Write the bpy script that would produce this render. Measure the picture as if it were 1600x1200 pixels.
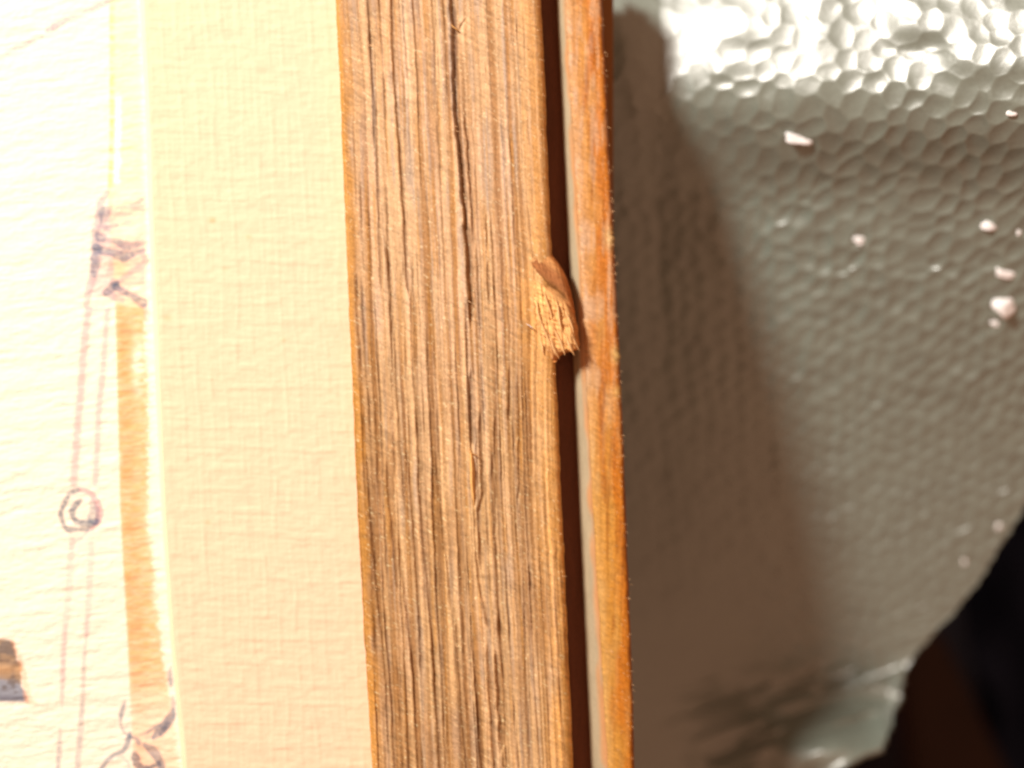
import bpy, math, random
import numpy as np
from mathutils import Vector

random.seed(7)
rng = np.random.default_rng(11)
for o in list(bpy.data.objects):
    bpy.data.objects.remove(o, do_unlink=True)
S = bpy.context.scene
COL = S.collection

# ------------------------------------------------------------------ camera, world, lamp, exposure
D = 0.30                     # camera height over the face of the frame (metres); 0.1 mm of wood = 1 px of the photo
PX = 1e-4
cam_d = bpy.data.cameras.new("camera")
cam_d.sensor_width = 36.0
cam_d.lens = 36.0 * D / 0.16
cam_d.clip_start = 0.01
cam_d.clip_end = 10.0
cam_d.dof.use_dof = True
cam_d.dof.focus_distance = D - 0.0092
cam_d.dof.aperture_fstop = 6.3
cam = bpy.data.objects.new("camera", cam_d)
cam.location = (0, 0, D)
COL.objects.link(cam)
S.camera = cam

W = bpy.data.worlds.new("World")
S.world = W
W.use_nodes = True
bg = W.node_tree.nodes["Background"]
bg.inputs["Color"].default_value = (1.0, 0.51, 0.31, 1)
bg.inputs["Strength"].default_value = 0.50

LAMP = Vector((-0.327, 0.310, 0.400))
lamp_d = bpy.data.lights.new("desk_lamp_light", 'AREA')
lamp_d.shape = 'DISK'
lamp_d.size = 0.105
lamp_d.energy = 5.9
lamp_d.color = (1.0, 0.93, 0.84)
lamp = bpy.data.objects.new("desk_lamp_light", lamp_d)
lamp.location = LAMP
lamp.rotation_euler = (Vector((0.01, 0.0, 0.0)) - LAMP).to_track_quat('-Z', 'Y').to_euler()
COL.objects.link(lamp)

S.view_settings.view_transform = 'Standard'
S.view_settings.look = 'None'
S.view_settings.exposure = 0.0
S.view_settings.gamma = 1.0
S.cycles.max_bounces = 6

# ------------------------------------------------------------------ helpers: noise
TAB = rng.random((512, 512)).astype(np.float32)


def vn(x, y, seed=0):
    """smooth value noise, about -1..1"""
    x = np.asarray(x, np.float64) + seed * 37.17
    y = np.asarray(y, np.float64) + seed * 91.73
    xi = np.floor(x).astype(np.int64); yi = np.floor(y).astype(np.int64)
    fx = x - xi; fy = y - yi
    fx = fx * fx * fx * (fx * (fx * 6 - 15) + 10)
    fy = fy * fy * fy * (fy * (fy * 6 - 15) + 10)
    a = TAB[xi & 511, yi & 511]; b = TAB[(xi + 1) & 511, yi & 511]
    c = TAB[xi & 511, (yi + 1) & 511]; d = TAB[(xi + 1) & 511, (yi + 1) & 511]
    return ((a * (1 - fx) + b * fx) * (1 - fy) + (c * (1 - fx) + d * fx) * fy) * 2 - 1


def fbm(x, y, seed=0, octv=4, gain=0.5):
    s = 0; a = 1.0; t = 0
    for k in range(octv):
        s = s + a * vn(x * 2 ** k, y * 2 ** k, seed + k * 3)
        t += a; a *= gain
    return s / t


def sm(a, b, x):
    t = np.clip((x - a) / (b - a), 0, 1)
    return t * t * (3 - 2 * t)


def mix(a, b, t):
    return a + (b - a) * t[..., None]


def lin(r, g, b):
    f = lambda c: (c / 255) / 12.92 if c <= 10 else ((c / 255 + 0.055) / 1.055) ** 2.4
    return np.array([f(r), f(g), f(b)])


def world(u, v, z):
    k = (D - z) / D * PX
    return (u - 800) * k, (600 - v) * k, z + 0 * u


# ------------------------------------------------------------------ helpers: meshes
def link(name, me, mat, parent=None):
    o = bpy.data.objects.new(name, me)
    COL.objects.link(o)
    if mat: me.materials.append(mat)
    if parent: o.parent = parent
    return o


def grid_mesh(name, X, Y, Z, col=None, flip=False, keep=None):
    """an n x m lattice of points as one smooth quad mesh, with an optional colour per point"""
    n, m = X.shape
    co = np.stack([X, Y, Z], -1).reshape(-1, 3).astype(np.float32)
    idx = np.arange(n * m).reshape(n, m)
    q = np.stack([idx[:-1, :-1], idx[1:, :-1], idx[1:, 1:], idx[:-1, 1:]], -1).reshape(-1, 4)
    if keep is not None:
        q = q[keep.reshape(-1)]
    if flip: q = q[:, ::-1]
    me = bpy.data.meshes.new(name)
    me.vertices.add(len(co)); me.vertices.foreach_set("co", co.ravel())
    me.loops.add(q.size); me.loops.foreach_set("vertex_index", q.ravel().astype(np.int32))
    me.polygons.add(len(q))
    me.polygons.foreach_set("loop_start", np.arange(0, q.size, 4, dtype=np.int32))
    me.polygons.foreach_set("loop_total", np.full(len(q), 4, np.int32))
    me.polygons.foreach_set("use_smooth", np.ones(len(q), bool))
    if col is not None:
        ca = me.color_attributes.new("tint", 'FLOAT_COLOR', 'POINT')
        c4 = np.ones((len(co), 4), np.float32); c4[:, :3] = np.clip(col, 0, 1).reshape(-1, 3)
        ca.data.foreach_set("color", c4.ravel())
    me.update(); me.validate()
    return me


def material(name, rough=0.8, spec=0.3, base=None, bump=None, grain=None, coat=0.0, trans=0.0):
    """principled surface; colour from the 'tint' attribute (the pigment itself) or BASE, with fine noise GRAIN=(scale,amount) and BUMP=(scale,distance)"""
    m = bpy.data.materials.new(name); m.use_nodes = True
    nt = m.node_tree; N = nt.nodes; L = nt.links
    p = N["Principled BSDF"]
    p.inputs["Roughness"].default_value = rough
    p.inputs["Specular IOR Level"].default_value = spec
    p.inputs["Coat Weight"].default_value = coat
    p.inputs["Coat Roughness"].default_value = 0.3
    tc = N.new("ShaderNodeTexCoord")
    if base is None:
        src = N.new("ShaderNodeAttribute"); src.attribute_name = "tint"; out = src.outputs["Color"]
    else:
        src = N.new("ShaderNodeRGB"); src.outputs[0].default_value = (*base, 1); out = src.outputs[0]
    if grain:
        nz = N.new("ShaderNodeTexNoise"); nz.inputs["Scale"].default_value = grain[0]; nz.inputs["Detail"].default_value = 5
        L.new(tc.outputs["Object"], nz.inputs["Vector"])
        mr = N.new("ShaderNodeMapRange"); mr.inputs[1].default_value = 0.25; mr.inputs[2].default_value = 0.75
        mr.inputs[3].default_value = 1 - grain[1]; mr.inputs[4].default_value = 1 + grain[1]
        L.new(nz.outputs["Fac"], mr.inputs[0])
        vm = N.new("ShaderNodeVectorMath"); vm.operation = 'SCALE'
        L.new(out, vm.inputs[0]); L.new(mr.outputs[0], vm.inputs["Scale"]); out = vm.outputs[0]
    L.new(out, p.inputs["Base Color"])
    if bump:
        nb = N.new("ShaderNodeTexNoise"); nb.inputs["Scale"].default_value = bump[0]; nb.inputs["Detail"].default_value = 6
        mp = N.new("ShaderNodeMapping"); mp.inputs["Scale"].default_value = bump[2] if len(bump) > 2 else (1, 1, 1)
        L.new(tc.outputs["Object"], mp.inputs[0]); L.new(mp.outputs[0], nb.inputs["Vector"])
        b = N.new("ShaderNodeBump"); b.inputs["Distance"].default_value = bump[1]; b.inputs["Strength"].default_value = 1
        L.new(nb.outputs["Fac"], b.inputs["Height"]); L.new(b.outputs[0], p.inputs["Normal"])
    return m


def empty(name, label, cat, loc):
    o = bpy.data.objects.new(name, None); o.empty_display_size = 0.01
    o.location = loc; COL.objects.link(o)
    o["label"] = label; o["category"] = cat
    return o


def attach(o, root):
    """mesh coordinates are in the world; keep them there under a moved empty"""
    o.parent = root
    o.matrix_parent_inverse = root.matrix_world.inverted() if False else root.matrix_basis.inverted()


M_wood = material("weathered_wood", 0.82, 0.25, bump=(5200, 0.00006, (1, 0.16, 1)), grain=(3800, 0.10))
M_rim = material("varnished_wood", 0.55, 0.35, bump=(3500, 0.00005, (1, 0.2, 1)), grain=(2600, 0.12))
M_paper = material("watercolour_paper", 0.95, 0.1, bump=(2600, 0.00005))
M_mat = material("linen_mat_board", 0.95, 0.1, bump=(4200, 0.00004))
M_foam = material("foam_sheet", 0.41, 1.0, bump=(700, 0.00005), grain=(1500, 0.10))
M_foam.node_tree.nodes["Principled BSDF"].inputs["IOR"].default_value = 1.80
M_chip = material("glint_chip", 0.35, 0.5, base=(0.92, 0.93, 0.95), bump=(1500, 0.0001))  # bright white that stands in for glints on the foam
M_fuzz = material("wood_fibre", 0.8, 0.2, base=(0.66, 0.42, 0.22), grain=(800, 0.35))
M_splinter = material("fresh_splinter", 0.7, 0.3, base=(0.70, 0.40, 0.14), bump=(4000, 0.00005, (1, .2, 1)), grain=(3000, 0.2))
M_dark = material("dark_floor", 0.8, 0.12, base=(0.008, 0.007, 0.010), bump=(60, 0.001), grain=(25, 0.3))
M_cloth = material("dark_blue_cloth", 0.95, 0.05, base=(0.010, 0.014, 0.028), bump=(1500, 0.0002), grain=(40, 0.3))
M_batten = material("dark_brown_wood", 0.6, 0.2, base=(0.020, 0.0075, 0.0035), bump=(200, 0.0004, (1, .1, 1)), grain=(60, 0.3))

V0, V1 = -70.0, 1270.0       # rows built, in px of the photo (a little more than the frame shows)

root = empty("framed_picture", "framed ink and watercolour drawing in a weathered brown wooden frame with a torn knot",
             "picture frame", (0.0, 0.0, -0.016))

# ------------------------------------------------------------------ frame: weathered face board
Z_MAT, Z_PAPER, Z_RIM, Z_GROOVE = -0.0045, -0.0062, -0.0030, -0.0075


def e_left(v): return np.interp(v, [-70, 0, 120, 300, 450, 600, 800, 1000, 1200, 1270], [521, 524, 530, 537, 543, 550, 558, 569, 581, 586])
def e_right(v): return np.interp(v, [-70, 0, 420, 820, 1200, 1270], [843, 846, 863, 879, 896, 899]) + 1.2 * vn(v / 60, 0 * v, 3) + 0.7 * vn(v / 14, 0 * v, 4)


nv = 860
v = np.linspace(V0, V1, nv)[:, None]
# columns: left wall (world-vertical), face, right wall
ns = 344
p = np.linspace(0, 1, ns)[None, :]
ul = e_left(v) + 0.8 * vn(v / 22, 0 * v, 9) + 0.4 * vn(v / 7, 0 * v, 19); ur = e_right(v)
U = ul + (ur - ul) * p
V = v + 0 * p
s_r = ur - U                # distance to right edge
s_l = U - ul

# grain coordinate: follows the board, wanders gently, swirls round the knot
kn = np.exp(-(((V - 480) / 120) ** 2))
G = (U - 0.5 * (e_left(v) + e_right(v)))
G = G + 3.0 * vn(V / 320, G / 160, 21) + 0.7 * vn(V / 110, G / 60, 22)
G = G - 10 * kn * np.exp(-((s_r / 55) ** 2))

H = np.zeros_like(U)          # relief in px (0.1 mm)
dark = np.zeros_like(U)       # how far the colour darkens in the cracks
# the broad ribs between growth rings
lo = sm(350, 760, V)          # relief gets stronger down the board
rib = fbm(G / 9.0, V / 900, 31, 3, .6)
ridge = vn(G / 5.2, V / 520, 35) + 0.6 * vn(G / 2.8, V / 240, 36)
H += (1.1 + 1.0 * lo) * rib + (0.45 + 0.9 * lo) * ridge
# many individual grooves with starts and ends
for k in range(150):
    g0 = rng.uniform(-160, 158)
    if k < 95: g0 = rng.uniform(-150, 20) if rng.random() < .62 else rng.uniform(20, 150)
    ln = rng.uniform(120, 620); vc = rng.uniform(V0, V1)
    if rng.random() < .45: vc = rng.uniform(500, 1250)
    w = rng.uniform(0.9, 2.1); dp = rng.uniform(1.2, 3.8)
    if 20 < g0 and vc < 450: dp *= .5
    d = G - g0 - 1.6 * vn(V / 130, 0 * V + k * 3.1, 40) - 0.5 * vn(V / 19, 0 * V + k * 5.3, 41)
    e = sm(vc - ln / 2, vc - ln / 2 + 60, V) * (1 - sm(vc + ln / 2 - 50, vc + ln / 2, V))
    e = e * np.clip(0.75 + 0.6 * vn(V / 35, 0 * V + k * 2.2, 42), 0, 1.2)
    gsh = np.exp(-(d / w) ** 2)
    H -= dp * gsh * e
    H += 0.5 * dp * np.exp(-((d + 3 * w) / (1.6 * w)) ** 2) * e
    dark = np.maximum(dark, gsh * e * min(1, dp / 4.2) * (1 - .2 * lo))


def crack(pts, w, dp, dk=1.0, ragged=1.0):
    """one crack traced down the board: px points, half width, depth"""
    global H, dark
    pts = np.array(pts, float)
    ragged = ragged * .8
    c = np.interp(V[:, 0], pts[:, 1], pts[:, 0])[:, None] + .7 * ragged * (0.9 * vn(v / 9, 0 * v + pts[0, 0], 50) + 1.1 * vn(v / 31, 0 * v + pts[0, 0], 51))
    t0, t1 = pts[0, 1], pts[-1, 1]
    env = sm(t0 - 2, t0 + 26, v) * (1 - sm(t1 - 26, t1 + 2, v))
    ww = w * (0.55 + 0.75 * env) * (1 + .35 * vn(v / 17, 0 * v + pts[0, 1], 52))
    d = U - c
    g = np.exp(-np.abs(d / ww) ** 2.6) * env
    g = g * (1 - .35 * lo)
    H -= dp * g
    H += 0.22 * dp * np.exp(-((d + 2.2 * ww) / (1.6 * ww)) ** 2) * env
    dark = np.maximum(dark, g * dk)


crack([(703, -70), (707, 0), (711, 40), (711, 150), (716, 205), (722, 262), (728, 335), (734, 400), (736, 450), (737, 515)], 3.0, 16, 1.0)
crack([(734, 20), (721, 40), (714, 62)], 2.4, 6, .6)
crack([(726, 175), (731, 215), (738, 330), (741, 400)], 1.8, 7, .7)
crack([(736, 572), (736, 640), (740, 708)], 2.6, 13, 1.0, .5)
crack([(751, 640), (752, 700), (756, 770), (749, 800), (753, 900)], 2.8, 13, .95)
crack([(744, 860), (751, 920), (762, 965), (771, 1000)], 2.2, 9, .8)
crack([(779, 955), (783, 990), (789, 1012)], 3.4, 14, 1.0, .6)
crack([(775, 1010), (779, 1060), (782, 1110), (786, 1165), (781, 1180)], 3.0, 14, 1.0)
crack([(786, 1170), (790, 1230), (793, 1270)], 2.2, 9, .8)
crack([(797, 565), (797, 620), (796, 668)], 2.0, 9, .8, .6)
crack([(774, 640), (774, 720), (777, 800)], 2.0, 8, .7)
crack([(809, 580), (811, 640), (812, 760), (808, 800)], 1.5, 6, .6)
crack([(763, 400), (764, 440), (766, 485)], 1.9, 6, .65)
crack([(760, 330), (762, 400)], 1.3, 5, .6)
crack([(797, 215), (798, 245)], 2.2, 6, .5, .3)
crack([(808, 25), (809, 65)], 1.6, 4, .45, .3)
crack([(759, 95), (761, 125)], 2.2, 5, .5, .3)
crack([(609, -70), (613, 0), (615, 60), (619, 150), (626, 240), (632, 330), (636, 420), (640, 470)], 2.2, 8, .7, .5)
crack([(577, -70), (579, 40), (583, 110), (589, 210), (593, 330), (597, 460)], 2.0, 5, .55, .7)
crack([(604, 370), (611, 440), (616, 520), (622, 620), (627, 700), (634, 800)], 2.0, 7, .65, .6)
crack([(636, 690), (644, 780), (650, 860), (655, 940), (660, 1060)], 2.4, 9, .75, .5)
crack([(622, 830), (631, 910), (640, 990), (647, 1060)], 2.5, 10, .85, .7)
crack([(605, 710), (610, 790), (616, 850), (623, 930)], 2.1, 8, .7, .6)
crack([(572, 700), (578, 770), (584, 860), (594, 960), (604, 1060), (608, 1180)], 1.8, 7, .65, .6)
crack([(600, 940), (606, 1010), (613, 1090), (617, 1180), (622, 1260)], 2.2, 9, .75, .6)
crack([(656, 760), (663, 840), (671, 940), (680, 1050), (687, 1160), (692, 1260)], 2.0, 8, .7, .6)
crack([(682, 720), (690, 800), (700, 890), (706, 960)], 1.7, 6, .6, .5)
crack([(713, 960), (718, 1040), (724, 1130), (731, 1220)], 2.0, 8, .7, .6)
crack([(738, 985), (743, 1060), (751, 1150), (758, 1260)], 2.0, 8, .7, .5)
crack([(763, 1000), (766, 1080), (773, 1180), (777, 1260)], 2.4, 9, .8, .5)
crack([(817, 880), (821, 960), (822, 1060), (829, 1200)], 1.6, 5, .55, .5)

# rough-sawn diagonal fuzz (short strokes running down to the right)
ca, sa = math.cos(math.radians(32)), math.sin(math.radians(32))
A1 = U * ca + V * sa; B1 = -U * sa + V * ca
fz = vn(A1 / 19, B1 / 3.0, 60) * (0.45 + .55 * sm(-.2, .5, vn(U / 50, V / 70, 62)))
fz2 = vn(A1 / 7, B1 / 1.9, 61)
cross = fbm(U / 22, V / 5.0, 64, 3)         # little steps across the ribs
H += 0.62 * fz + 0.42 * fz2 + 0.35 * cross + 0.35 * rng.standard_normal(U.shape)
# torn grain around the knot and chips in the lower half
tear = np.exp(-(((U - 835) / 36) ** 2 + ((V - 500) / 70) ** 2))
H += 2.0 * tear * fbm(U / 9, V / 16, 66, 4)
H += -1.5 * sm(.45, .8, vn(U / 14, V / 45, 68)) * lo
# slow warp of the surface
H += 2.5 * vn(U / 150, V / 300, 70)
H = H * .48
H = np.where(H < -16, -16 + (H + 16) * .3, H)

# edges of the face: small radius on the left, larger on the right
rl = 7.0; rr = 20.0
zl = rl - np.sqrt(np.clip(rl ** 2 - np.clip(rl - s_l, 0, rl) ** 2, 0, None))
zr = rr * .8 - .8 * np.sqrt(np.clip(rr ** 2 - np.clip(rr - s_r, 0, rr) ** 2, 0, None))
edge = np.clip(np.minimum(s_l / 8, s_r / 14), 0, 1)
Zf = (H * (0.25 + .75 * edge) - zl - zr) * PX
X, Y, _ = world(U, V, 0 * U)

# pigment
c_tan = lin(214, 162, 120); c_pink = lin(222, 170, 134); c_brown = lin(160, 100, 52); c_gold = lin(226, 154, 86)
c_grey = lin(164, 138, 128); c_dark = lin(98, 56, 30); c_or = lin(192, 122, 46)
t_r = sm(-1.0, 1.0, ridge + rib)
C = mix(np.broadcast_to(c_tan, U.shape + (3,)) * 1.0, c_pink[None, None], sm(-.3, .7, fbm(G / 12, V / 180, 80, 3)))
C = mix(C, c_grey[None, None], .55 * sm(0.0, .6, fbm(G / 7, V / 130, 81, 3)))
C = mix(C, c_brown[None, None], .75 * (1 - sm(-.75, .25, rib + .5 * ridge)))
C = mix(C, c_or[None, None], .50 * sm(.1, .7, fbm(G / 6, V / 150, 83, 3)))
C = mix(C, c_brown[None, None], .20 * lo + .25 * sm(.1, .7, fbm(U / 45, V / 110, 84, 3)) * lo)  # brown lower board, with lamp falloff put into the colour
C = mix(C, c_brown[None, None], .30 * sm(0, 70, 70 - s_l) )
C = mix(C, c_or[None, None], .75 * (1 - sm(4, 24, s_l + 6 * vn(V / 30, U / 9, 85))))
C = mix(C, c_gold[None, None], .6 * (1 - sm(8, 58, s_r + 14 * vn(V / 55, U / 12, 86))))
C = mix(C, c_or[None, None], .5 * (1 - sm(2, 17, s_r + 5 * vn(V / 18, U / 7, 87))))
C = mix(C, c_dark[None, None], .66 * np.clip(dark, 0, 1))
C = mix(C, c_gold[None, None], .55 * np.clip(tear * (1 + fbm(U / 8, V / 14, 88)), 0, 1))
C = C * (1 + 0.17 * fz + 0.11 * fz2 + .10 * cross + 0.06 * rng.standard_normal(U.shape))[..., None]
spk = sm(.72, .9, vn(A1 / 5.5, B1 / 1.8, 90))
C = mix(C, lin(250, 214, 170)[None, None], .45 * spk)
C = C * np.array([0.93, 1.17, 1.26])
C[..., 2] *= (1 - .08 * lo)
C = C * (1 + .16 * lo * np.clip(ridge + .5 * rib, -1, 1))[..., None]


def with_walls(X, Y, Z, C, zl_, zr_, n=5):
    """extends a face down at both sides in true vertical walls"""
    a = np.linspace(1, 0, n + 1)[:-1][None, :]
    zL = Z[:, :1] + (zl_ - Z[:, :1]) * a; zR = Z[:, -1:] + (zr_ - Z[:, -1:]) * a[:, ::-1]
    X2 = np.concatenate([np.repeat(X[:, :1], n, 1), X, np.repeat(X[:, -1:], n, 1)], 1)
    Y2 = np.concatenate([np.repeat(Y[:, :1], n, 1), Y, np.repeat(Y[:, -1:], n, 1)], 1)
    Z2 = np.concatenate([zL, Z, zR], 1)
    C2 = np.concatenate([np.repeat(C[:, :1], n, 1), C, np.repeat(C[:, -1:], n, 1)], 1)
    return X2, Y2, Z2, C2


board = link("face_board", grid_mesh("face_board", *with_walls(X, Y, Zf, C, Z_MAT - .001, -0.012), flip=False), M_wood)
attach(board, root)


# ------------------------------------------------------------------ frame: groove, pale inner strip, outer rim
def g_end(v): return np.interp(v, [-70, 0, 420, 820, 1200, 1270], [870, 873, 893, 910, 927, 930])
def s_end(v): return np.interp(v, [-70, 0, 420, 820, 1200, 1270], [880, 883, 907, 928, 950, 954]) + .8 * vn(v / 25, 0 * v, 101)
def r_end(v): return np.interp(v, [-70, 0, 200, 420, 600, 820, 1000, 1200, 1270], [938, 941, 951, 962, 971, 979, 986, 992, 994]) + 0.8 * vn(v / 40, 0 * v, 102)


vv = np.linspace(V0, V1, 520)[:, None]
# groove floor, tucked under both neighbours
pp = np.linspace(0, 1, 16)[None, :]
Ug = (e_right(vv) - 8) + (g_end(vv) + 14 - e_right(vv) + 8) * pp
Vg = vv + 0 * pp
Xg, Yg, _ = world(Ug, Vg, Z_GROOVE + 0 * Ug)
Zg = Z_GROOVE + (0.6 * fbm(Ug / 6, Vg / 60, 110, 3) + .25 * rng.standard_normal(Ug.shape)) * PX
Cg = np.broadcast_to(lin(122, 76, 50), Ug.shape + (3,)) * (1 + .25 * fbm(Ug / 5, Vg / 70, 111, 3))[..., None]
o = link("groove_floor", grid_mesh("groove_floor", Xg, Yg, Zg, Cg), M_rim); attach(o, root)

# pale inner strip: the slope that climbs from the groove to the rim
pp = np.linspace(0, 1, 26)[None, :]
z_lo, z_hi = -0.0056, Z_RIM - 0.0004
Xa, Ya, _ = world(g_end(vv) - 3 + 0 * vv, vv, z_lo + 0 * vv)
Xb, Yb, _ = world(s_end(vv), vv, z_hi + 0 * vv)
tx = pp
Xs = Xa + (Xb - Xa) * tx; Ys = Ya + (Yb - Ya) * tx
tz = 1 - (1 - pp) ** 1.7
Zs = z_lo + (z_hi - z_lo) * tz + 0 * vv
Us = 900 + 26 * pp + 0 * vv; Vs = vv + 0 * pp
Zs = Zs + .5 * PX * fbm(Us / 5, Vs / 50, 120, 3)
Cs = mix(np.broadcast_to(lin(190, 176, 146), Us.shape + (3,)) * 1.0, lin(214, 160, 110)[None, None], sm(.55, 1.0, pp + .2 * vn(Vs / 40, Us / 10, 121)))
Cs = Cs * (.80 + .10 * fbm(Us / 6, Vs / 40, 122, 4) + .03 * rng.standard_normal(Us.shape))[..., None]
o = link("inner_strip", grid_mesh("inner_strip", Xs, Ys, Zs, Cs), M_mat); attach(o, root)

# outer rim
vv = np.linspace(V0, V1, 800)[:, None]
pp = np.linspace(0, 1, 84)[None, :]
ua, ub = s_end(vv), r_end(vv)
chip = 2.2 * np.exp(-((vv - 555) / 14) ** 2) + 1.8 * np.exp(-((vv - 372) / 16) ** 2) + 1.5 * np.exp(-((vv - 612) / 9) ** 2)
ub = ub + chip * vn(vv / 3.5, 0 * vv, 130)
Ur = ua + (ub - ua) * pp; Vr = vv + 0 * pp
sr, sl = ub - Ur, Ur - ua
R1, R2 = 9.0, 12.0
zz = -(R1 - np.sqrt(np.clip(R1 ** 2 - np.clip(R1 - sr, 0, R1) ** 2, 0, None))) * 1.1
zz2 = -(R2 - np.sqrt(np.clip(R2 ** 2 - np.clip(R2 - sl, 0, R2) ** 2, 0, None))) * .45
A2 = Ur * ca + Vr * sa; B2 = -Ur * sa + Vr * ca
st = vn(A2 / 12, B2 / 2.4, 132); st2 = vn(A2 / 6, B2 / 1.7, 133)
up = 1 - sm(520, 800, Vr)
Hr = zz + zz2 + .8 * fbm(Ur / 7, Vr / 90, 134, 3) + (.2 + .3 * up) * st + .25 * st2 + .2 * rng.standard_normal(Ur.shape)
Xr, Yr, _ = world(Ur, Vr, Z_RIM + 0 * Ur)
Cr = mix(np.broadcast_to(lin(212, 136, 66), Ur.shape + (3,)) * 1.0, lin(204, 112, 34)[None, None], sm(.2, .75, pp + .35 * vn(Ur / 14, Vr / 60, 135)) + 0 * Vr)
Cr = mix(Cr, lin(216, 158, 118)[None, None], (.25 + .45 * up) * sm(-.1, .6, fbm(Ur / 9, Vr / 55, 136, 3)) + .45 * (1 - sm(0, .45, pp)))
Cr = mix(Cr, lin(150, 68, 18)[None, None], .45 * sm(.15, .6, fbm(Ur / 8, Vr / 70, 137, 3)) * sm(8, 22, sl))
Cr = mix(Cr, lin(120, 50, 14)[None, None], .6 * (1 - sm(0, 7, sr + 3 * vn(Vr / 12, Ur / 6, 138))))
Cr = mix(Cr, lin(232, 190, 120)[None, None], np.clip(.6 * chip / 2.2, 0, .8) * (1 - sm(4, 22, sr)))
Cr = Cr * np.array([0.95, 1.20, 1.0])
Cr[..., 2] *= .8 + .5 * up
Cr = Cr * (.86 + .12 * st + .10 * st2 + .05 * rng.standard_normal(Ur.shape))[..., None]
Xr, Yr, Zr, Cr = with_walls(Xr, Yr, Z_RIM + Hr * PX, Cr, -0.0075, -0.0150, 6)
o = link("outer_rim", grid_mesh("outer_rim", Xr, Yr, Zr, Cr), M_rim); attach(o, root)

# back board that closes the frame underneath
xs = np.linspace(-0.095, 0.0165, 12)[None, :]; ys = np.linspace(.067, -.067, 12)[:, None]
back_x = xs + 0 * ys; back_y = ys + 0 * xs
o = link("backing_board", grid_mesh("backing_board", back_x, back_y, -0.0128 + 0 * back_x,
         np.broadcast_to(lin(150, 110, 70), back_x.shape + (3,))), M_mat); attach(o, root)

# ------------------------------------------------------------------ the knot breaking out of the edge
vk = np.linspace(388, 566, 150)[:, None]
pk = np.linspace(0, 1, 110)[None, :]


def k_right(v):
    b = np.interp(v, [388, 398, 408, 420, 435, 455, 475, 500, 525, 540, 546, 551, 556, 566],
                  [858, 864, 872, 880, 887, 893, 897, 901, 905, 906, 903, 884, 876, 868])
    return b + 1.0 * vn(v / 5, 0 * v, 140) * sm(470, 520, v)


ka = np.interp(vk, [388, 420, 480, 540, 566], [806, 806, 812, 828, 842])
kb = k_right(vk)
Uk = ka + (kb - ka) * pk; Vk = vk + 0 * pk
sk = kb - Uk
# crease between the bark-brown upper lens and the pale torn chip
cr_v = np.interp(Uk, [806, 818, 828, 842, 856, 870, 884, 896, 906], [404, 413, 422, 434, 446, 455, 468, 486, 500])
dcr = Vk - cr_v                                  # >0 below the crease: torn chip
lens = np.exp(-((dcr + 14) / 18) ** 2) * sm(812, 850, Uk)
chipm = sm(0, 16, dcr) * sm(812, 846, Uk - .12 * (Vk - 440)) * (1 - sm(540, 556, Vk + 5 * vn(Uk / 6, 0 * Uk, 141)))
Hk = -4.0 + 6 * lens + chipm * (6.5 + 3.4 * fbm((Uk - .15 * Vk) / 4.2, Vk / 34, 142, 3)) - 5 * np.exp(-(dcr / 4.2) ** 2) * sm(818, 835, Uk)
Hk += (2.2 * vn(A1[0, 0] * 0 + (Uk * ca + Vk * sa) / 10, (-Uk * sa + Vk * ca) / 2.6, 143) * chipm)
Hk += .8 * fbm((Uk - .2 * Vk) / 3, Vk / 16, 144, 3)
rk = 15.0
Hk -= 1.5 * (rk - np.sqrt(np.clip(rk ** 2 - np.clip(rk - sk, 0, rk) ** 2, 0, None)))
fade = sm(0, .22, pk) * sm(0, .06, (vk - 388) / 178) * sm(0, .035, (566 - vk) / 178)
Hk = -7 + (Hk + 7) * fade
Ck = mix(np.broadcast_to(lin(220, 162, 102), Uk.shape + (3,)) * 1.0, lin(240, 190, 124)[None, None], chipm * (.8 + .2 * fbm(Uk / 7, Vk / 12, 145)))
Ck = mix(Ck, lin(158, 98, 56)[None, None], np.clip(.85 * (1 - sm(-10, 4, dcr)) * sm(-44, -22, dcr), 0, 1))
Ck = mix(Ck, lin(120, 88, 48)[None, None], .8 * np.exp(-((dcr + 3) / 5) ** 2) * sm(816, 832, Uk) * (1 - sm(880, 892, Uk)))
Ck = mix(Ck, lin(252, 226, 150)[None, None], .55 * np.exp(-(((Uk - 838) / 12) ** 2 + ((Vk - 480) / 20) ** 2)))
Ck = mix(Ck, lin(200, 120, 50)[None, None], .6 * (1 - sm(2, 12, sk)))
Ck = Ck * (.88 + .16 * vn((Uk * ca + Vk * sa) / 9, (-Uk * sa + Vk * ca) / 2.2, 146) + .05 * rng.standard_normal(Uk.shape))[..., None]
Xk, Yk, _ = world(Uk, Vk, 0 * Uk)
# undercut: the knot's right side falls back toward the board
n = 8
a = np.linspace(0, 1, n + 1)[1:][None, :]
Zk = Hk * PX
drop = Zk[:, -1:] - .0045 * a
backx = Xk[:, -1:] - 0.0016 * a ** 1.5
X2 = np.concatenate([Xk, backx], 1); Y2 = np.concatenate([Yk, np.repeat(Yk[:, -1:], n, 1)], 1)
Z2 = np.concatenate([Zk, drop], 1)
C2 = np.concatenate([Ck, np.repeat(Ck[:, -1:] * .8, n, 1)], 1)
knot = link("knot", grid_mesh("knot", X2, Y2, Z2, C2), M_wood)
attach(knot, root)
knot["label"] = "torn pale knot bulging over the groove"


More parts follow.
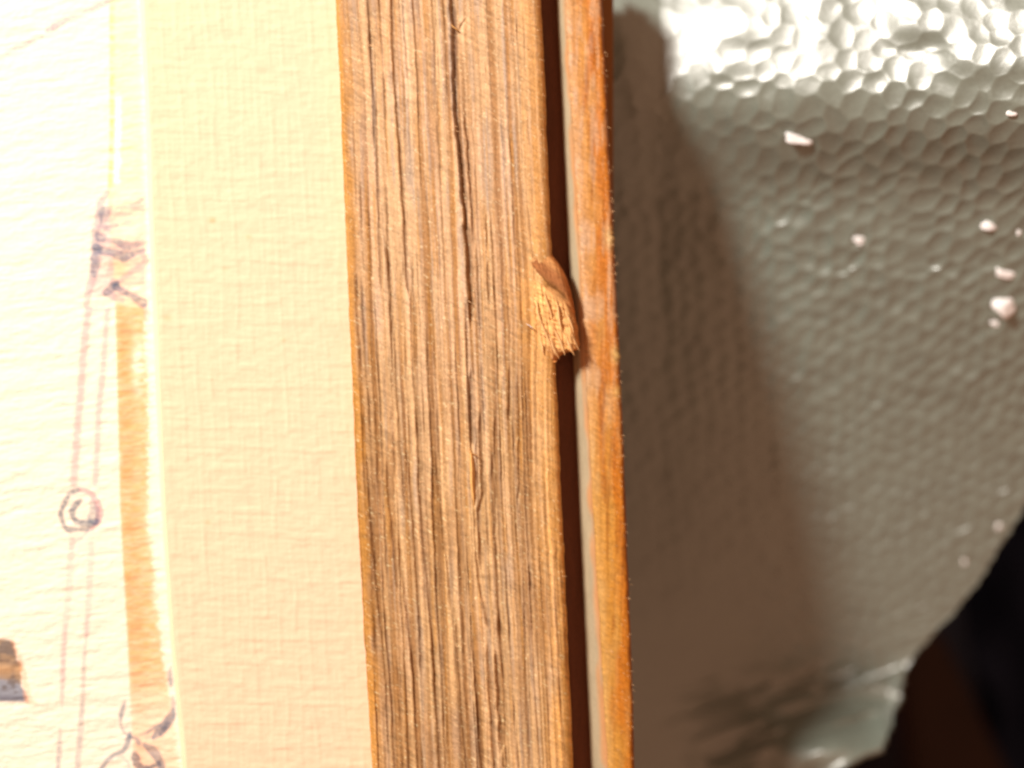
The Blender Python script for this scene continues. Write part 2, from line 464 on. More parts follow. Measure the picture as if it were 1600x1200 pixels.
def sliver(name, pts, w, mat, parent):
    """a thin raised splinter: px points (u, v, height px), triangular in section, pointed at both ends"""
    vs, fs = [], []
    n = len(pts)
    for i, (u_, v_, h_) in enumerate(pts):
        t = i / (n - 1); k = w * (1 - abs(2 * t - 1) ** 2.5) + .15
        for du, dh in ((-k, -1.2), (0, k * .9), (k, -1.2)):
            x, y, z = world(np.array(u_ + du), np.array(v_), np.array(0.0))
            vs.append((float(x), float(y), (h_ + dh) * PX))
    for i in range(n - 1):
        for j in range(3):
            a_, b_ = i * 3 + j, i * 3 + (j + 1) % 3
            fs.append((a_, a_ + 3, b_ + 3, b_))
    fs.append((0, 1, 2)); fs.append((n * 3 - 1, n * 3 - 2, n * 3 - 3))
    me = bpy.data.meshes.new(name); me.from_pydata(vs, [], fs); me.update()
    o = link(name, me, mat); attach(o, parent)
    return o


s1 = sliver("splinter", [(735, 700, 1), (737, 716, 6), (738, 735, 7), (738, 755, 6), (740, 775, 4), (741, 792, 0)], 3.4, M_splinter, root)
s2 = sliver("splinter", [(733, 706, 3), (738, 708, 8), (744, 711, 9), (748, 713, 6)], 1.6, M_splinter, root)
s3 = sliver("splinter", [(705, 38, 2), (709, 43, 5), (714, 47, 6), (720, 52, 4)], 1.8, M_splinter, root)
s4 = sliver("splinter", [(880, 538, 2), (885, 545, 5), (890, 548, 4), (897, 553, 2)], 2.2, M_splinter, root)
s5 = sliver("splinter", [(821, 505, 6), (826, 508, 9), (831, 512, 9), (834, 515, 6)], 1.6, M_chip, root)

M_raw = material("raw_wood", 0.8, 0.2, base=(0.74, 0.47, 0.22), bump=(4000, 0.00005, (1, .2, 1)), grain=(2500, 0.2))
for (x0_, y0_, x1_, y1_, h_, w_) in ((856, 520, 874, 561, 2, 3.0), (866, 512, 884, 556, 3, 2.6), (880, 520, 899, 556, 2, 3.0), (888, 505, 905, 549, -1, 2.4),
                                     (846, 500, 862, 548, 3, 2.4), (838, 470, 848, 512, 3, 2.2), (868, 470, 880, 520, 5, 2.4), (884, 480, 896, 522, 2, 2.0),
                                     (852, 455, 862, 500, 5, 2.0), (842, 528, 852, 556, 0, 2.4)):
    sliver("raw_splinter", [(x0_ + (x1_ - x0_) * t_ + 1.5 * math.sin(5 * t_ + x0_), y0_ + (y1_ - y0_) * t_, h_ + 2.5 * math.sin(math.pi * t_)) for t_ in (0, .25, .5, .75, 1)], w_, M_raw, root)

# loose fibres standing up from the rough-sawn surface: one part, thousands of hairs
vs, fs = [], []


def hair(u_, v_, h_, zref, L_, ang, w_):
    x0, y0, z0 = [float(q) for q in world(np.array(u_), np.array(v_), np.array(zref))]
    dx, dy = math.cos(ang) * L_ * PX, -math.sin(ang) * L_ * PX
    nx, ny = -dy / (L_ * PX) * w_ * PX, dx / (L_ * PX) * w_ * PX
    b = len(vs)
    lift = h_ * PX
    zb = z0
    vs.extend([(x0 - nx, y0 - ny, zb), (x0 + nx, y0 + ny, zb),
               (x0 + dx * .55 - nx * .7, y0 + dy * .55 - ny * .7, zb + lift), (x0 + dx * .55 + nx * .7, y0 + dy * .55 + ny * .7, zb + lift),
               (x0 + dx, y0 + dy, zb + lift * .8)])
    fs.extend([(b, b + 1, b + 3, b + 2), (b + 2, b + 3, b + 4)])


for k in range(1500):
    i = int(rng.integers(5, nv - 5)); j = int(rng.integers(14, ns - 6))
    if vn(np.array(U[i, j] / 40), np.array(V[i, j] / 55), 150) < -.1: continue
    hair(U[i, j], V[i, j], rng.uniform(.5, 2.2), float(Zf[i, j]), rng.uniform(3, 9), math.radians(rng.normal(30, 16)), rng.uniform(.22, .45))
for k in range(230):
    i = int(rng.integers(5, 790)); j = int(min(83, 84 - rng.exponential(14)) if rng.random() < .8 else rng.integers(20, 84)); j = max(j, 5)
    hair(Ur[i, j], Vr[i, j], rng.uniform(.4, 1.5), Z_RIM + float(Hr[i, j]) * PX, rng.uniform(3, 7), math.radians(rng.normal(35, 20)), rng.uniform(.2, .35))
me = bpy.data.meshes.new("wood_fibres"); me.from_pydata(vs, [], fs); me.update()
o = link("wood_fibres", me, M_fuzz); attach(o, root); o["kind"] = "stuff"


# ------------------------------------------------------------------ mat board with its bevel
def m_in(v): return np.interp(v, [-70, 0, 140, 300, 450, 600, 800, 1000, 1200, 1270], [212, 218, 226, 231, 237, 243, 252, 266, 285, 292])


vv = np.linspace(V0, V1, 900)[:, None]
pp = np.linspace(0, 1, 270)[None, :]
ui = m_in(vv) + 7 + .8 * vn(vv / 90, 0 * vv, 160); uo = e_left(vv) + 12
Um = ui + (uo - ui) * pp; Vm = vv + 0 * pp
# woven linen: threads running both ways, thick and thin
Vt = Vm - 0.02 * Um; Ut = Um - 0.05 * Vm
th = vn(Ut / 46, Vt / 5.2, 161) + .8 * vn(Ut / 22, Vt / 3.0, 162)
tv = vn(Ut / 5.6, Vt / 40, 163) + .7 * vn(Ut / 3.2, Vt / 20, 164)
rows = sm(.35, .9, np.cos(2 * np.pi * (Vt + 6 * vn(Ut / 90, Vt / 60, 165)) / 33.0)) * (0.5 + .5 * vn(Ut / 24, Vt / 14, 166))
cols = sm(.35, .9, np.cos(2 * np.pi * (Ut + 4 * vn(Ut / 60, Vt / 90, 167)) / 23.0)) * (0.5 + .5 * vn(Ut / 14, Vt / 24, 168))
Hm = .30 * th + .24 * tv + 1.1 * rows + .8 * cols + .9 * fbm(Ut / 15, Vt / 8, 169, 2) + .12 * rng.standard_normal(Um.shape)
Hm = .55 * Hm * sm(0, 6, Um - ui)
Xm, Ym, _ = world(Um, Vm, Z_MAT + 0 * Um)
Cm = np.broadcast_to(lin(242, 209, 180), Um.shape + (3,)) * (1 + .012 * th + .010 * tv + .020 * fbm(Um / 30, Vm / 30, 170) - .05 * sm(.5, .9, vn(Um / 17, Vm / 17, 171)))[..., None]
for (cx, cy, r_, k_) in ((332, 344, 4.5, .5), (388, 370, 3.5, .35), (262, 497, 5, .3), (325, 816, 4, .3), (443, 531, 4, .22), (352, 420, 4, .15)):
    d_ = np.exp(-(((Um - cx) / (r_ * 1.3)) ** 2 + ((Vm - cy) / r_) ** 2))
    Cm = mix(Cm, lin(214, 160, 100)[None, None], k_ * d_)
mat = link("mat_board", grid_mesh("mat_board", Xm, Ym, Z_MAT + Hm * PX, Cm), M_mat); attach(mat, root)
# bevel: the pale cut core, sloping down to the sheet
nb = 12
tb = np.linspace(0, 1, nb)[None, :]
xA, yA, _ = world(m_in(vv), vv, Z_PAPER + .0001 + 0 * vv)
xB, yB = Xm[:, :1], Ym[:, :1]
Xv = xA + (xB - xA) * tb; Yv = yA + (yB - yA) * tb
Zv = (Z_PAPER - .00005) + (Z_MAT - Z_PAPER + .00005) * tb + .25 * PX * fbm(tb * 3 + 0 * vv, vv / 9 + 0 * tb, 175) * (1 - np.abs(2 * tb - 1))
Zv[:, -1:] = (Z_MAT + Hm * PX)[:, :1]
Cv = np.broadcast_to(lin(246, 220, 188), Xv.shape + (3,)) * (1 + .03 * vn(tb * 3 + 0 * vv, vv / 8 + 0 * tb, 176))[..., None]
bev = link("bevel", grid_mesh("bevel", Xv, Yv, Zv, Cv), M_mat)
attach(bev, root)
bev.parent = mat; bev.matrix_parent_inverse = (root.matrix_basis @ mat.matrix_parent_inverse).inverted()

# ------------------------------------------------------------------ the painted sheet
PW, PH = 400, 1400           # pigment canvas: u from -80, v from -90
cu, cv = np.meshgrid(np.arange(PW) - 80.0, np.arange(PH) - 90.0)
paint = np.broadcast_to(lin(243, 234, 214), (PH, PW, 3)).copy()


def lay(mask, col, k=1.0):
    """a transparent wash of colour COL over the paper"""
    global paint
    paint = paint * (1 - (mask * k)[..., None]) + col * (mask * k)[..., None]


granul = .75 + .5 * fbm(cu / 3.2, cv / 3.2, 180, 3)       # pigment settles in the hollows of the paper
rag = fbm(cu / 14, cv / 3.4, 181, 3)


def stroke(pts, w, col, k, soft=1.6, dry=.35):
    w = w * 1.5
    pts = [tuple(q) + ((1.0,) if len(q) == 2 else ()) for q in pts]
    x0 = min(q[0] for q in pts) - 14; x1 = max(q[0] for q in pts) + 14
    y0 = min(q[1] for q in pts) - 14; y1 = max(q[1] for q in pts) + 14
    i0, i1 = int(max(0, y0 + 90)), int(min(PH, y1 + 90)); j0, j1 = int(max(0, x0 + 80)), int(min(PW, x1 + 80))
    if i1 <= i0 or j1 <= j0: return
    su, sv = cu[i0:i1, j0:j1], cv[i0:i1, j0:j1]
    m = np.zeros_like(su)
    jx = .9 * vn(su / 9, sv / 6, 183); jy = .9 * vn(su / 9, sv / 6, 184)
    for (ax, ay, aw), (bx, by, bw) in zip(pts[:-1], pts[1:]):
        dx, dy = bx - ax, by - ay; L2 = dx * dx + dy * dy + 1e-6
        t = np.clip(((su + jx - ax) * dx + (sv + jy - ay) * dy) / L2, 0, 1)
        d = np.hypot(su + jx - ax - t * dx, sv + jy - ay - t * dy)
        ww = w * (aw + (bw - aw) * t)
        m = np.maximum(m, (1 - sm(ww - soft * .6, ww + soft, d)) * np.clip(aw + (bw - aw) * t, 0, 1) ** .5)
    m = m * np.clip(1 - dry * (.5 - vn(su / 4, sv / 2.2, 185)), 0, 1)
    a = (m * k)[..., None]
    paint[i0:i1, j0:j1] = paint[i0:i1, j0:j1] * (1 - a) + col * a


ink = lin(74, 98, 126); inkp = lin(154, 148, 158); pinkw = lin(222, 180, 176); inkd = lin(60, 80, 106)
# orange post wash
pl = np.interp(cv, [-90, 0, 200, 300, 475, 800, 1000, 1150, 1300], [170, 171, 171, 168, 180, 188, 199, 206, 214])
pr = np.interp(cv, [-90, 0, 300, 475, 540, 600, 700, 800, 1000, 1100, 1150, 1300], [226, 216, 226, 229, 226, 230, 232, 232, 250, 268, 274, 290])
inside = sm(-1.5, 1.5, cu - pl) * (1 - sm(-4, 4, cu - pr + 7 * rag))
lowp = sm(466, 486, cv + 3 * rag)
fadeb = 1 - .55 * sm(1020, 1130, cv)
or1 = lin(246, 180, 122); or2 = lin(234, 150, 92); yl = lin(250, 232, 176)
lay(inside * (1 - lowp) * (.55 + .25 * rag), yl)
lay(sm(-1.5, 1.5, cu - pl) * (1 - sm(3, 12, cu - pl)) * (1 - sm(290, 320, cv)) * np.clip(.35 + 1.1 * vn(cu / 30, cv / 5, 187), 0, 1), lin(240, 200, 130), .8)
lay(sm(-2, 2, cu - pl - 9) * (1 - sm(15, 21, cu - pl + 3 * rag)) * sm(146, 156, cv) * (1 - sm(282, 292, cv)), lin(250, 248, 240), .95)
lay(inside * lowp * fadeb * np.clip(.82 + .3 * rag, 0, 1), or1)
core = sm(0, 8, cu - pl) * (1 - sm(14, 36, cu - pl + 10 * rag))
lay(core * lowp * fadeb * np.clip(.45 + .7 * fbm(cu / 18, cv / 12, 188, 3), 0, 1), or2, .65)
gap = np.exp(-(((cu - 216 + 5 * rag) / 8) ** 2 + ((cv - 572) / 40) ** 2)) + .9 * np.exp(-(((cu - 234 + 4 * rag) / 6) ** 2 + ((cv - 820) / 35) ** 2)) + .6 * np.exp(-(((cu - 243) / 6) ** 2 + ((cv - 925) / 30) ** 2))
lay(np.clip(gap * (1 + .8 * vn(cu / 16, cv / 5, 189)), 0, 1) * lowp, lin(246, 238, 216), .85)
# shaded crown of the post where ropes wrap it
lay(sm(0, 10, cv - 310 + .4 * (cu - 200)) * (1 - sm(455, 480, cv)) * sm(-3, 3, cu - np.interp(cv, [300, 360, 470], [160, 148, 138])) * (1 - sm(-4, 2, cu - 228)) * np.clip(.6 + .6 * rag, 0, 1), pinkw, .85)
lay(np.exp(-(((cu - 203) / 22) ** 2 + ((cv - 362) / 9) ** 2)) + np.exp(-(((cu - 215) / 14) ** 2 + ((cv - 452) / 6) ** 2)) + np.exp(-(((cu - 152) / 16) ** 2 + ((cv - 470) / 7) ** 2)) + .8 * np.exp(-(((cu - 196) / 14) ** 2 + ((cv - 304) / 8) ** 2)), lin(248, 240, 212), .8)
lay(np.exp(-(((cu - 186) / 16) ** 2 + ((cv - 420) / 16) ** 2)), lin(246, 206, 140), .5)
# far rope
stroke([(-40, 108, .5), (0, 91, .6), (25, 75, .8), (45, 66, 1), (66, 57, .6)], 3.0, pinkw, .9)
stroke([(74, 47, .8), (84, 41, 1.4), (105, 30, 1), (140, 15, .9), (171, 0, 1), (200, -20, .8)], 3.0, inkp, .55)
stroke([(74, 47, .8), (86, 41, 1.3), (96, 36, .6)], 2.6, inkp, .5)
# ink on the wrapped crown
for pts, w_, c_, k_ in (
    ([(168, 300, .6), (158, 315), (156, 330), (151, 350), (149, 372), (147, 400), (146, 428), (138, 455), (134, 478, .6)], 3.6, inkp, .60),
    ([(172, 322, .6), (163, 333, 1.3), (160, 345, .7)], 4.2, ink, .5),
    ([(155, 352, .7), (168, 356), (182, 352, .6)], 2.8, inkp, .75),
    ([(153, 368, .8), (158, 372, 1.4), (168, 374, .5), (182, 378, .9), (194, 383, 1.3), (208, 385, 1.1), (219, 380, .7), (228, 378, .5)], 3.2, ink, .60),
    ([(150, 386), (158, 391, 1.2), (172, 394, .9), (182, 397, 1.4), (194, 401, 1.6), (203, 399, 1.1), (212, 395, .7), (224, 391, .7)], 3.2, ink, .66),
    ([(153, 390), (150, 402, 1.3), (149, 416, 1.1), (147, 428, .8)], 3.6, ink, .5),
    ([(222, 394, .7), (228, 408, 1), (222, 416, 1), (206, 424, .8), (193, 434, .8), (181, 442, .6)], 2.8, inkp, .6),
    ([(174, 408, .5), (173, 424, .9), (168, 428, .5)], 3.4, inkp, .55),
    ([(176, 440, .8), (179, 446, 1.6), (172, 452, 1.1), (166, 457, 1.2)], 3.0, inkd, .66),
    ([(180, 447, 1), (192, 455, .8), (207, 463, .8), (216, 469, 1.2), (223, 474, 1.5)], 2.9, ink, .70),
    ([(168, 458, .8), (180, 465, .9), (191, 469, .7)], 2.8, inkp, .65),
    ([(205, 322, .5), (214, 318, .8), (221, 312, .6)], 2.8, inkp, .5),
    ([(134, 482, .6), (150, 484, .8), (180, 482, .5)], 2.4, pinkw, .8),
    ([(226, 478, .8), (230, 490, 1), (228, 502, .5)], 2.8, inkp, .35),
):
    stroke(pts, w_ * 1.15, c_, min(.95, k_ * 1.05))
# mooring lines running down from it
for pts in ([(138, 484), (131, 540), (126, 610), (121, 666), (115, 755)], [(168, 484, .6), (161, 575, .8), (154, 645, .8), (149, 755, .8)]):
    stroke(pts, 4.4, pinkw, .42, 2.6, .15); stroke(pts, 2.6, inkp, .34, 2.4, .15)
for k in range(18):            # twist of the rope
    t_ = k / 17; yy = 492 + t_ * 250; xx = 136 - 20 * t_
    stroke([(xx - 3, yy - 3, .8), (xx + 5, yy + 3, .9)], 3.2, inkp, .08 + .06 * rng.random())
# ring
stroke([(124, 764), (140, 769), (152, 782), (156, 800), (151, 818), (138, 829)], 2.6, inkp, .6)
stroke([(121, 765), (113, 768, 1.2), (107, 773), (100, 787, 1.1), (94, 801, 1), (96, 812, .8), (100, 823, 1), (108, 829, 1.3), (123, 827, .8), (136, 829, .6)], 2.5, inkd, .72)
stroke([(125, 764, .5), (142, 771, .8), (152, 785, 1), (156, 801, 1), (153, 815, 1), (144, 827, .6)], 3.6, pinkw, .9)
stroke([(126, 782, .8), (117, 789, 1.1), (112, 798, 1.1), (114, 809, .9), (119, 815, 1.1), (130, 818, 1.4), (142, 818, 1.5), (151, 815, 1.1)], 2.7, inkd, .78)
stroke([(144, 786, .7), (148, 797, 1), (145, 808, 1.1), (150, 812, 1)], 5.2, ink, .50)
stroke([(110, 841, .5), (118, 844, .8), (127, 841, .8), (134, 833, .6)], 2.4, inkp, .5)
stroke([(112, 846, .8), (112, 860, .6)], 4.2, ink, .25)
# lines below the ring
stroke([(112, 850), (108, 920), (101, 990), (97, 1060)], 3.2, pinkw, .42, 2.6, .2)
stroke([(103, 975, .4), (99, 1030, .9), (97, 1085, .9), (96, 1110, .3)], 2.2, inkp, .50, 2)
stroke([(94, 1140, .5), (93, 1165, 1), (91, 1195, 1), (89, 1260, 1)], 2.3, ink, .48, 2)
stroke([(142, 850), (140, 920), (135, 990)], 3.2, pinkw, .42, 2.6, .2)
stroke([(137, 960, .4), (131, 1040, .9), (129, 1100, 1), (124, 1160, 1.2), (121, 1200, 1.2), (118, 1270, 1)], 2.4, ink, .42, 2.2)
# dark boat corner at the left edge
py = np.interp(cv, [990, 998, 1002, 1026, 1046, 1064, 1080, 1096, 1099], [-60, 8, 22, 26, 36, 31, 38, 46, 46])
msk = (1 - sm(-3, 2.5, cu - py + 3 * vn(cu / 7, cv / 7, 190))) * sm(994, 1002, cv - .1 * cu) * (1 - sm(1094, 1099, cv))
brown = lin(150, 126, 100); bl = lin(128, 136, 150)
cc = mix(np.broadcast_to(brown, cu.shape + (3,)) * 1.0, bl[None, None], sm(1054, 1066, cv - .25 * cu + 5 * rag))
cc = mix(cc, lin(86, 80, 82)[None, None], .75 * sm(.0, .6, fbm(cu / 13, cv / 10, 191, 3) + .5 * np.exp(-((cv - 1022) / 12) ** 2)))
cc = mix(cc, lin(192, 150, 100)[None, None], .6 * np.exp(-((cv - 1046) / 8) ** 2))
cc = mix(cc, lin(80, 84, 104)[None, None], .65 * sm(1082, 1092, cv))
paint = paint * (1 - .93 * msk[..., None]) + cc * (.93 * msk[..., None])
stroke([(20, 1002, .6), (31, 1030, .8), (38, 1060, .8), (44, 1095, 1.2), (54, 1098, .6)], 3.2, lin(236, 176, 132), .5, 2.4)
# knotted rope at the foot of the post
for pts, w_, c_, k_ in (
    ([(267, 1040, .3), (265, 1050, .8), (266, 1063, 1.5), (268, 1074, .5)], 2.0, ink, .62),
    ([(269, 1086, .4), (271, 1098, .9), (271, 1108, .9)], 2.2, inkp, .6),
    ([(270, 1108, .6), (269, 1117, 1.6), (264, 1126, 2.0), (256, 1135, 2.1), (249, 1143, 1.8), (240, 1152, .9)], 2.5, ink, .74),
    ([(262, 1132, 1.1), (252, 1146, 1.2)], 2.4, inkd, .5),
    ([(250, 1131, .6), (240, 1138, 1), (228, 1146, .8), (219, 1149, .5)], 1.7, ink, .62),
    ([(240, 1152, .5), (228, 1153, .6)], 1.6, ink, .4),
    ([(195, 1094, .4), (192, 1106, 1.1), (189, 1118, 1.2), (188, 1128, .6), (190, 1138, .5), (197, 1148, .6)], 1.9, ink, .64),
    ([(190, 1138, .6), (198, 1136, .5)], 1.5, ink, .5),
    ([(203, 1148, 1), (200, 1158, 1.2), (196, 1168, 1.2), (192, 1175, 1), (179, 1179, .9), (167, 1188, 1.1), (160, 1199, 1.1), (158, 1212, 1)], 2.3, ink, .68),
    ([(203, 1152, 1.1), (214, 1154, .9), (217, 1161, 1.4)], 2.0, ink, .55),
    ([(226, 1164, .8), (236, 1171, 1.5), (244, 1179, 1.7), (249, 1188, 1.3), (253, 1198, 1.3), (246, 1212, 1)], 2.9, ink, .62),
    ([(210, 1176, .8), (212, 1184, 1.8), (214, 1193, 1.6), (221, 1200, 1.2), (235, 1199, .9), (248, 1194, 1.1)], 2.5, inkd, .72),
    ([(178, 1184, .6), (190, 1182, .5), (200, 1192, .8), (204, 1206, .6)], 1.8, inkp, .45),
    ([(240, 1196, .8), (230, 1204, 1), (214, 1212, 1)], 2.0, inkd, .5),
):
    stroke(pts, w_, c_, k_, 1.3, .25)

vv = np.linspace(V0, V1, 1000)[:, None]
uu = np.linspace(-60, 320, 300)[None, :]
Up = uu + 0 * vv; Vp = vv + 0 * uu
# cold-pressed tooth: hollows drawn out sideways, rising slightly to the right
Vq = Vp + .10 * Up
Hp = 1.5 * fbm(Up / 34, Vq / 8.5, 200, 3, .6) + .9 * vn(Up / 70, Vq / 20, 204) + .35 * fbm(Up / 7, Vq / 5, 205, 2) + .10 * rng.standard_normal(Up.shape)
sheet_under = sm(-10, 20, Up - m_in(vv))
Hp = Hp * (1 - sheet_under) * 1.0
iu = np.clip(Up + 80, 0, PW - 1.001); iv = np.clip(Vp + 90, 0, PH - 1.001)
i0 = iv.astype(int); j0 = iu.astype(int); fi = (iv - i0)[..., None]; fj = (iu - j0)[..., None]
i1 = np.minimum(i0 + 1, PH - 1); j1 = np.minimum(j0 + 1, PW - 1)
Cp = (paint[i0, j0] * (1 - fj) + paint[i0, j1] * fj) * (1 - fi) + (paint[i1, j0] * (1 - fj) + paint[i1, j1] * fj) * fi
Cp = Cp * np.array([1., .975, 1.0]) * (1 + .02 * fbm(Up / 20, Vp / 7, 206))[..., None]
Xp, Yp, _ = world(Up, Vp, Z_PAPER + 0 * Up)
o = link("painted_sheet", grid_mesh("painted_sheet", Xp, Yp, Z_PAPER - .0001 + Hp * PX, Cp), M_paper); attach(o, root)
o["label"] = "white watercolour sheet with an orange post, ropes and a ring in blue ink"

# ------------------------------------------------------------------ foam sheet under and beside the frame
FV = np.concatenate([np.linspace(-260, -80, 40), np.linspace(-78, 1290, 880)])[:, None]


def f_edge(v):
    b = np.interp(v, [-260, 0, 350, 640, 790, 850, 920, 955, 1008, 1018, 1050, 1100, 1150, 1166, 1176, 1190, 1200, 1240, 1290],
                  [2300, 2150, 1900, 1710, 1602, 1566, 1521, 1492, 1443, 1431, 1415, 1401, 1386, 1377, 1356, 1330, 1312, 1250, 1180])
    return b + (3.0 * vn(v / 11, 0 * v, 210) + 2.2 * vn(v / 4.5, 0 * v, 211)) * sm(600, 800, v)


fp = np.linspace(0, 1, 640)[None, :]
fu0 = 690.0
Uf = fu0 + (f_edge(FV) - fu0) * fp; Vf = FV + 0 * fp
zprof = np.interp(Vf, [-260, -150, 0, 70, 130, 182, 240, 300, 500, 700, 1000, 1200, 1290], [-28, -24.2, -21.4, -20.2, -19.6, -20.9, -26.5, -33, -42, -51, -61, -68, -71])
for _ in range(3):      # soften the corners of the profile down the rows
    zprof[1:-1] = (zprof[:-2] + 2 * zprof[1:-1] + zprof[2:]) / 4
ker = np.ones(41) / 41
for _ in range(2):
    pz = np.pad(zprof[:, 0], 20, mode='edge'); zprof[:, :] = np.convolve(pz, ker, 'valid')[:, None]
zb = zprof * 1e-3
crest = np.exp(-((Vf - 50) / 110) ** 2)
wav = 12 * vn(Uf / 150, Vf / 400 + 3, 212) + 4 * vn(Uf / 50, Vf / 60, 213)
crest = np.exp(-((Vf - 60) / 110) ** 2)
zb = zb + 0.021 * np.clip((Uf - 1030) / 570, 0, 1.7) ** 1.1 * (1 - .70 * sm(60, 900, Vf)) + wav * PX * .5 * crest
# crumpled foot of the sheet
ca2, sa2 = math.cos(math.radians(-20)), math.sin(math.radians(-20))
P1 = Uf * ca2 + Vf * sa2; P2 = -Uf * sa2 + Vf * ca2
foot = sm(1030, 1100, Vf + .10 * (Uf - 1200)) * sm(1000, 1180, Uf)
fold = 60 * (1 - np.abs(vn(P1 / 120, P2 / 44, 214))) + 26 * (1 - np.abs(vn(P1 / 70, P2 / 22, 215))) - 14
zb = zb + foot * (fold * .8 - 30) * PX + 0.026 * foot * sm(1070, 1200, Vf) * sm(1000, 1330, Uf)
zb = zb + crest * (9 * vn(Uf / 85, Vf / 62, 224)) * PX
Xf, Yf, _ = world(Uf, Vf, zb)
# beads fused together: hollows with raised seams, larger toward the top
cell = 0.0038
kx = Xf / cell; ky = Yf / cell
kx = kx + .25 * vn(kx * .6, ky * .6, 216); ky = ky * (1.0 + 0.0 * ky) + .25 * vn(kx * .6, ky * .6, 217)
# cells shrink downward
sc = np.interp(Vf, [-260, 0, 300, 600, 900, 1290], [1.0, 1.0, 1.12, 1.35, 1.6, 1.75])
from_top = np.cumsum(np.concatenate([[0], np.diff(FV[:, 0]) * PX / cell]) * sc[:, 0])[:, None]
ky = from_top + 0 * fp + .25 * vn(Xf / cell, Yf / cell, 217)
kx = (Xf / cell) * np.interp(Vf, [-260, 0, 300, 600, 900, 1290], [1, 1, 1.05, 1.18, 1.3, 1.35]) + .25 * vn(kx * .6, ky * .6, 216)
th_ = math.radians(-18)
hx = kx * math.cos(th_) - ky * math.sin(th_); hy = kx * math.sin(th_) + ky * math.cos(th_)
hy = hy / .866
f1 = np.full(hx.shape, 9.0); f2 = np.full(hx.shape, 9.0); cid = np.zeros(hx.shape)
ry = np.floor(hy).astype(int)
for dy in (-1, 0, 1, 2):
    rr_ = ry + dy
    off = (rr_ & 1) * .5
    rx = np.floor(hx - off).astype(int)
    for dx in (-1, 0, 1, 2):
        qx = rx + dx
        jx = TAB[qx & 511, rr_ & 511]; jy = TAB[(qx + 177) & 511, (rr_ + 91) & 511]
        px_ = qx + off + (jx - .5) * .36; py_ = rr_ + (jy - .5) * .36
        d = np.hypot(hx - px_, (hy - py_) * .866)
        closer = d < f1
        f2 = np.where(closer, f1, np.minimum(f2, d)); cid = np.where(closer, jx, cid); f1 = np.where(closer, d, f1)
seam = np.exp(-((f2 - f1) / .17) ** 2)
dome = np.clip(f1 / .55, 0, 1) ** 2
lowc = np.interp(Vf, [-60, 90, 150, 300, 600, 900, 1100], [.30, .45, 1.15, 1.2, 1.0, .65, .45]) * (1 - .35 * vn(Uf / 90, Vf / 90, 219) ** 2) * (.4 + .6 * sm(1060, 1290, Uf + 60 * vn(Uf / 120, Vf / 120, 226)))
relief = (5.8 * dome - 0.1 * seam + 2.4 * (cid - .5) * (1 - dome)) * lowc + .4 * (1 - .8 * crest) * fbm(Uf / 6, Vf / 6, 220, 3)
relief *= .75
relief += 2.2 * vn(Uf / 45, Vf / 38, 221) * lowc * (1 - .6 * crest)
relief += 3.0 * sm(.2, .8, vn(P1 / 70, P2 / 9, 222)) * sm(650, 950, Vf) * sm(1250, 1500, Uf) * .6
Zf_ = zb + relief * PX * 1.0
Cf = np.broadcast_to(np.array([.160, .206, .176]), Uf.shape + (3,)) * (1 + .10 * fbm(Uf / 40, Vf / 40, 223) + .06 * (seam - .3) * lowc + .06 * (cid - .5))[..., None]
Cf = mix(Cf, np.array([.134, .158, .130])[None, None], .6 * sm(500, 1000, Vf))  # darker toward the bottom: light falloff painted into the foam colour
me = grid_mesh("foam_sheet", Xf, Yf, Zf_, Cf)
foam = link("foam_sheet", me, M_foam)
sol = foam.modifiers.new("thickness", 'SOLIDIFY'); sol.thickness = 0.0012; sol.offset = -1
foam_root = empty("packing_foam", "grey beaded packing foam sheet under the wooden frame with a torn edge",
                  "packing foam", (0.04, 0.0, -0.062))
attach(foam, foam_root)


def foam_at(u_, v_):
    i = int(np.argmin(np.abs(FV[:, 0] - v_))); j = int(np.argmin(np.abs(Uf[i] - u_)))
    return Vector((float(Xf[i, j]), float(Yf[i, j]), float(Zf_[i, j])))


def glint(u_, v_, w_, h_, ang=0.0, lab=None):
    """a flattened white chip set on the sheet in place of a glint"""
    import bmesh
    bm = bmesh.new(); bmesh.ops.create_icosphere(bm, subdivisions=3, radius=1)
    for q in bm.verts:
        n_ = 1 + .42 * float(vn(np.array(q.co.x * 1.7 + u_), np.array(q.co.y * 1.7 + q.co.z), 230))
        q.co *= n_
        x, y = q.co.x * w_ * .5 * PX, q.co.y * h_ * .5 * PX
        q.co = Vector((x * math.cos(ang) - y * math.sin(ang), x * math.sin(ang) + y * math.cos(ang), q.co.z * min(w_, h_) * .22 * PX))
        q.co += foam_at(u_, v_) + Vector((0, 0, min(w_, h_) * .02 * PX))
    me = bpy.data.meshes.new("glint_chip"); bm.to_mesh(me); bm.free()
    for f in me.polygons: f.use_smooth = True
    o = link("glint_chip", me, M_chip); attach(o, foam_root)
    return o


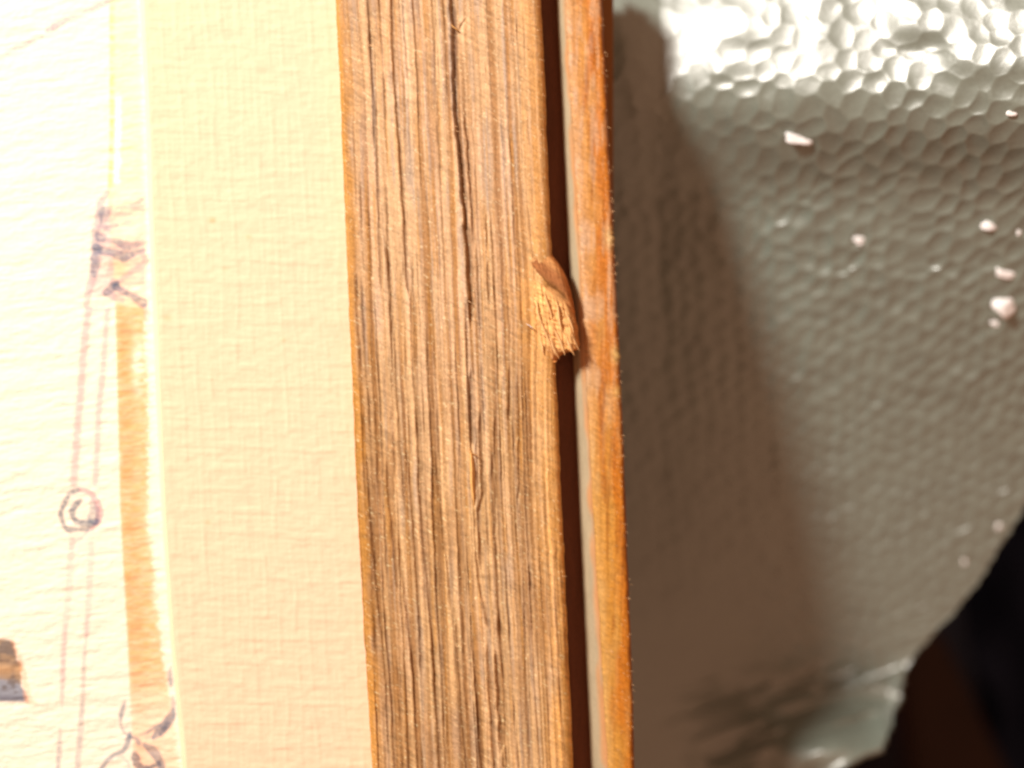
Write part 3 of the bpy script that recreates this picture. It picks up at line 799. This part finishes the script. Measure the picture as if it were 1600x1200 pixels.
glint(1250, 216, 46, 20, -.05); glint(1344, 375, 20, 18); glint(1546, 351, 26, 17, -.1); glint(1592, 362, 8, 13)
glint(1571, 428, 34, 17, -.3); glint(1571, 478, 38, 36, .6); glint(1555, 504, 15, 14)
glint(1582, 178, 17, 9, .1); glint(1562, 822, 18, 9, .7); glint(1507, 877, 7, 12)

# ------------------------------------------------------------------ what lies far beneath
fl = bpy.data.meshes.new("floor")
fl.from_pydata([(-.8, -.8, -.26), (.8, -.8, -.26), (.8, .8, -.26), (-.8, .8, -.26)], [], [(0, 1, 2, 3)])
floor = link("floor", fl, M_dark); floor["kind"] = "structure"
# dark blue cloth, softly rumpled
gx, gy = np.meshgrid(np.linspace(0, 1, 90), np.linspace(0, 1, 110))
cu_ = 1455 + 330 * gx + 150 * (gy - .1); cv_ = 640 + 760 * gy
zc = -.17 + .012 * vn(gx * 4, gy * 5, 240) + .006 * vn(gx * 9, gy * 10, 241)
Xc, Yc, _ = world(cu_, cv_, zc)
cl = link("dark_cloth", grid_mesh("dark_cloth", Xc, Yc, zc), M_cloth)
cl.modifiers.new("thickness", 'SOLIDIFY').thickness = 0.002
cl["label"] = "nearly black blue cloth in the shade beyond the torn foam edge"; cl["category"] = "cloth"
# dark brown batten running down beside it


def batten():
    import bmesh
    bm = bmesh.new()
    top = [world(np.array(a_), np.array(b_), np.array(-.15)) for a_, b_ in ((1395, 960), (1470, 985), (1590, 1235), (1440, 1260))]
    bv = [bm.verts.new((float(x), float(y), -.15)) for x, y, z in top]
    f = bm.faces.new(bv)
    r = bmesh.ops.extrude_face_region(bm, geom=[f])
    for q in r["geom"]:
        if isinstance(q, bmesh.types.BMVert): q.co.z -= .02
    bmesh.ops.recalc_face_normals(bm, faces=bm.faces)
    bmesh.ops.bevel(bm, geom=list(bm.edges), offset=.002, segments=3, affect='EDGES')
    me = bpy.data.meshes.new("wooden_batten"); bm.to_mesh(me); bm.free()
    return me


bt = link("wooden_batten", batten(), M_batten)
bt["label"] = "dim reddish brown wooden batten below the foot of the torn foam"; bt["category"] = "batten"
